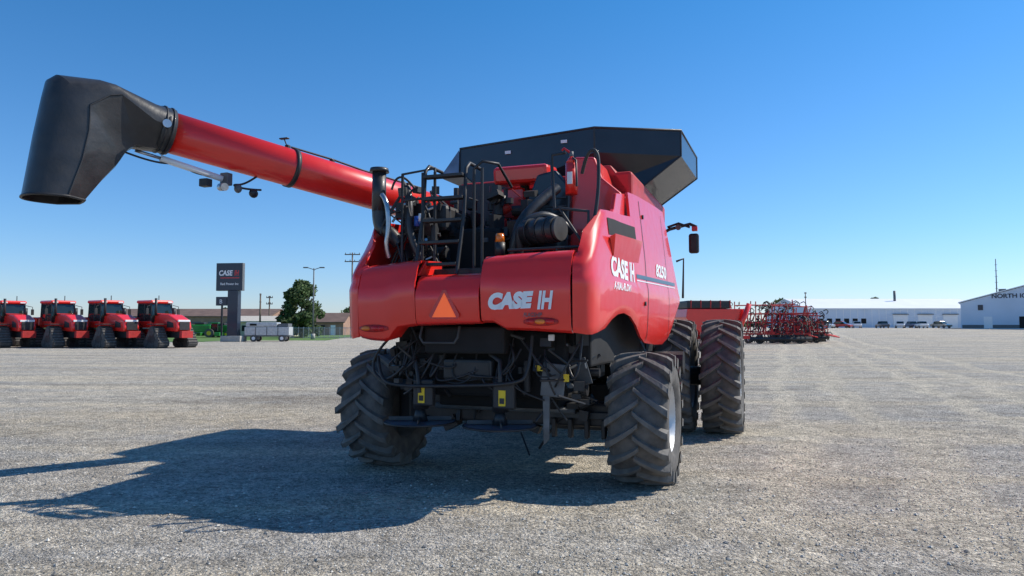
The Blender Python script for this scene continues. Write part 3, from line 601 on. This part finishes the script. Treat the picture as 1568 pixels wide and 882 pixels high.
def tree(name,x,y,H,Rw,seed,conic=.5,n=5200,ls=.3,z0=1.2):
    T=root(name,(x,y,0));R=random.Random(seed)
    cyl("trunk",(0,0,0),(0,0,H*.6),.035*H,WOOD,T,.012*H,n=10)
    br=[]
    for i in range(14):
        a=R.uniform(0,6.28);z=R.uniform(z0,H*.7);br.append(rodp((0,0,z),(math.cos(a)*Rw*.7,math.sin(a)*Rw*.7,z+H*.15),.05,6))
    multi("limbs",br,WOOD,T)
    clumps=[]
    for i in range(80):
        t=R.random();z=z0+(H-z0)*t;rr=Rw*(math.sin(math.pi*min(1,(t*.82+.18)))**.5)*(1-conic*t*t);a=R.uniform(0,6.28);q=math.sqrt(R.random())
        clumps.append((rr*q*math.cos(a),rr*q*math.sin(a),z,R.uniform(.12,.24)*Rw+.2))
    vs=[];fs=[]
    for i in range(n):
        cx,cy,cz,cr_=R.choice(clumps);d=Vector([R.gauss(0,1) for _ in range(3)]).normalized()*cr_*R.uniform(.55,1.1);c=Vector((cx,cy,cz))+d
        u=Vector([R.gauss(0,1) for _ in range(3)]).normalized();v_=u.orthogonal().normalized();s_=ls*R.uniform(.5,1)
        q=len(vs);vs+=[c-u*s_-v_*s_*.5,c+u*s_*.2-v_*s_*.7,c+u*s_+v_*s_*.3,c-u*s_*.3+v_*s_*.7];fs.append((q,q+1,q+2,q+3))
    mesh("foliage",vs,fs,LEAF,T)
tree("deciduous_tree",-34,115,8.6,3.5,1,.25,9000,.3,.9)
tree("deciduous_tree",-59,260,8,5,2,.3,2500,.5);tree("deciduous_tree",-104,260,8,5,3,.3,2500,.5)
tree("deciduous_tree",94,250,9.5,4.5,4,.3,2600,.5);tree("deciduous_tree",148,290,11.5,4,5,.3,2500,.6)
def treeline(name,x0,x1,y,H,n,seed):
    R=random.Random(seed);vs=[];fs=[]
    for i in range(n):
        x=R.uniform(x0,x1);h=H*(.6+.3*math.sin(x*.05)+.2*math.sin(x*.17+1));c=Vector((x,y+R.uniform(-6,6),R.random()**.8*h))
        u=Vector([R.gauss(0,1) for _ in range(3)]).normalized();v_=u.orthogonal().normalized();s_=R.uniform(.5,1.3);q=len(vs)
        vs+=[c-u*s_-v_*s_,c+u*s_-v_*s_,c+u*s_+v_*s_,c-u*s_+v_*s_];fs.append((q,q+1,q+2,q+3))
    mesh(name,vs,fs,LEAF)
treeline("distant_trees",-420,-90,420,7,9000,3);treeline("distant_trees",-90,60,520,6,4000,4);treeline("distant_trees",150,480,520,7,6000,6)
G=root("street_lamp",(-27.9,100,0));cyl("pole",(0,0,0),(0,0,10),.13,GREY,G,.08,n=10)
for s_ in(-1,1): tube("arm",[(0,0,9.8),(s_*.9,0,10.1)],.05,GREY,G);box("lamp_head",(s_*1.15,0,10.1),(.7,.3,.16),GREY,G,None,.04)
cyl("base",(0,0,0),(0,0,.8),.3,CONC,G)
def upole(x,y,H,arm=1.3):
    G=root("utility_pole",(x,y,0));cyl("pole",(0,0,0),(0,0,H),.17,WOOD,G,.11,n=10)
    for z in(H-.4,H-1.6):
        bb("crossarm",(-arm,-.08,z),(arm,.08,z+.16),WOOD,G,0)
        for i in range(4): cyl("insulator",(-arm*.9+i*arm*.6,0,z+.16),(-arm*.9+i*arm*.6,0,z+.4),.06,GREY,G,n=8)
upole(-27.0,120,14.3);upole(-46,135,7.6,.6);upole(-36,125,7,.5);upole(-39.6,112,7,.1);upole(82.5,200,10.0,.3)
G=root("antenna_tower",(122.7,180,0));cyl("mast",(0,0,0),(0,0,17.5),.2,GREY,G,.1,n=6)
for i in range(11): box("brace",(0,0,1+i*1.5),(.5,.5,.06),GREY,G)
G=root("chain_link_fence",(0,0,0))
tube("top_rail",[(-34,106,1.6),(-23,104,1.6)],.04,STEEL,G);tube("bottom_rail",[(-34,106,.2),(-23,104,.2)],.03,STEEL,G)
pp=[]
for i in range(69): pp.append(rodp((-34+i*.16,106-i*.029,.05),(-34+i*.16,106-i*.029,1.6 if i%5 else 1.75),.012 if i%5 else .04,5))
multi("mesh_and_posts",pp,STEEL,G)
# ================================================================ BACKGROUND RIGHT
G=gable("white_warehouse",83,135,200,232,5.3,8.6,WALLW,ROOFW)
for i in range(6): bb("window",(-23+i*2.4,-16.05,1.2),(-21.6+i*2.4,-16.002,2.6),DK,G,0)
for i in range(3): bb("overhead_door",(-2+i*7,-16.06,0),(2+i*7,-16.002,3.6),WHT,G,0);bb("awning",(-2.2+i*7,-16.5,3.7),(2.2+i*7,-16.07,3.9),GREY,G,0)
for i in range(26): bb("wall_rib",(-26+i*2,-16.03,0),(-25.9+i*2,-16.002,5.2),WHT,G,0)
cyl("chimney",(5,-4,6),(5,-4,11),.35,GREY,G)
a_=math.radians(-34);hx=18;hy=15
cx=94.5+hx*math.cos(a_)-hy*math.sin(a_);cy=150+hx*math.sin(a_)+hy*math.cos(a_)
G=gable("steel_office",cx-hx,cx+hx,cy-hy,cy+hy,5.3,10.6,WALLW,ROOFW,'y');G.rotation_euler=(0,0,a_);G.location.z=1.45
textmap("lettering","NORTH IOWA",1.25,lambda x,y:(-12.5+x,-hy-.07,6.2+y),NAVY,G,0,.03,8.2)
bb("entry_door",(-8,-hy-.05,0),(-6.5,-hy-.002,2.4),DK,G,0);bb("side_door",(-14,-hy-.05,0),(-12.5,-hy-.002,2.4),WHT,G,0);bb("base_band",(-17.8,-hy-.03,0),(17.8,-hy-.002,.7),GREY,G,0)
box("roof_vent",(-10.5,0,8.0),(1.4,1.4,1.4),GREY,G);box("logo_plate",(-14.5,-hy-.05,4.3),(.9,.08,1.1),NAVY,G,None,0)
carcols=[(.6,.6,.6),(.45,.02,.02),(.7,.7,.72),(.05,.06,.08),(.6,.62,.65),(.03,.05,.12),(.7,.7,.7),(.5,.4,.3)]
for i,u in enumerate((1262,1288,1311,1350,1377,1394,1410,1440)):
    Y=160+(i%3)*4;G=root("parked_car",((u-784)/1090*Y,Y,0),math.radians(rnd.choice((0,180))+rnd.uniform(-25,45)),1.0);mt=pm("car_paint",carcols[i],.3,.2,.5)
    prism("body",[(-2.2,.35),(2.2,.35),(2.25,.75),(1.2,.95),(-1.9,1.0),(-2.25,.8)],'x',-.85,.85,mt,G,.08)
    prism("glasshouse",[(-1.7,.96),(1.1,.96),(.4,1.5),(-1.2,1.52)],'x',-.72,.72,GLS,G,.06);prism("roof",[(-1.15,1.5),(.38,1.5),(.3,1.58),(-1.1,1.58)],'x',-.7,.7,mt,G,.03)
    for y in(-1.35,1.4):
        for x in(-.8,.8): cyl("wheel",(x-.1,y,.33),(x+.1,y,.33),.33,RUB,G,n=14)
G=root("grain_cart",(14.9,55,0),.1,.95)
prism("hopper",[(-2.0,3.3),(2.6,3.3),(2.7,2.6),(1.2,1.2),(-.8,1.2),(-2.1,2.6)],'y',-1.5,1.5,RED,G,.05);bb("tarp_cover",(-2.0,-1.5,3.32),(1.6,1.5,3.95),BLK,G,.12)
for i in range(5): tube("tarp_bow",[(-1.7+i*.8,-1.5,3.35),(-1.7+i*.8,-1.5,3.98)],.05,REDD,G)
bb("chassis",(-3,-.6,.9),(3.5,.6,1.15),REDD,G,.02);cyl("unload_auger",(2.0,-1.6,1.2),(2.9,-1.9,3.7),.2,RED,G)
for y in(-1.5,1.5): cyl("wheel",(.2,y-.3,.85),(.2,y+.3,.85),.85,RUB,G,n=28);cyl("rim",(.2,y-.32,.85),(.2,y+.32,.85),.4,WHT,G)
def tillage(x,y,rz,seed,L=7,n=60,H=4.1,s=1):
    G=root("folded_field_cultivator",(x,y,0),rz,s);R=random.Random(seed);P=[]
    for yy in(-1.2,0,1.2): P.append(boxp((0,yy,1.0),(L,.15,.15)))
    for xx in [i*L/6-L/2 for i in range(7)]: P.append(boxp((xx,0,1.0),(.14,2.6,.14)))
    for s_ in(-1,1):
        for q in(.05,.35,.65,.95): P.append(rodp((-L/2,s_*1.3,1.1+(H-1.1)*q),(L/2,s_*1.3,1.1+(H-1.1)*q+R.uniform(-.3,.2)),.06))
        for xx in [i*L/8-L/2 for i in range(9)]: P.append(rodp((xx,s_*1.3,1),(xx+R.uniform(-.3,.3),s_*1.2,H+R.uniform(-.9,.5)),.055))
        for i in range(7):
            xx=R.uniform(-L/2,L/2-1);P.append(rodp((xx,s_*1.3,1.2),(xx+R.uniform(.5,1.4),s_*1.3,H-R.uniform(.1,1)),.05))
    multi("frame",P,REDD,G)
    S_=[]
    for i in range(n):
        xx=R.uniform(-L/2,L/2);s_=R.choice((-1,1));zz=R.uniform(.9,H+.2)
        o=[(xx,s_*1.3,zz),(xx+.25,s_*1.5,zz+.15),(xx+.35,s_*1.75,zz-.1),(xx+.15,s_*1.9,zz-.35)]
        for a,b_ in zip(o,o[1:]): S_.append(rodp(a,b_,.045,5))
    for i in range(n//2):
        xx=R.uniform(-L/2,L/2);S_.append(rodp((xx,-1.2,.95),(xx+.2,-1.3,.15),.045,5))
    multi("shanks",S_,BLK,G)
    for xx in(-L*.3,L*.1,L*.35):
        for yy in(-1.1,1.1): cyl("wheel",(xx,yy-.15,.42),(xx,yy+.15,.42),.42,RUB,G,n=18);cyl("rim",(xx,yy-.16,.42),(xx,yy+.16,.42),.2,WHT,G,n=12)
    tube("hitch",[(L/2,-.8,.95),(L/2+1.8,0,.6),(L/2,.8,.95)],.07,REDD,G);cyl("reel_basket",(-L/2,-1.5,.5),(L/2,-1.5,.5),.22,BLK,G,n=8,smooth=False)
tillage(27.0,74,.2,1,7,150,4.1);tillage(30.5,77,-.15,2,5.5,130,3.2);tillage(33,81,.1,3,4.5,90,2.2);tillage(25,92,.1,4,6,70,4.4)
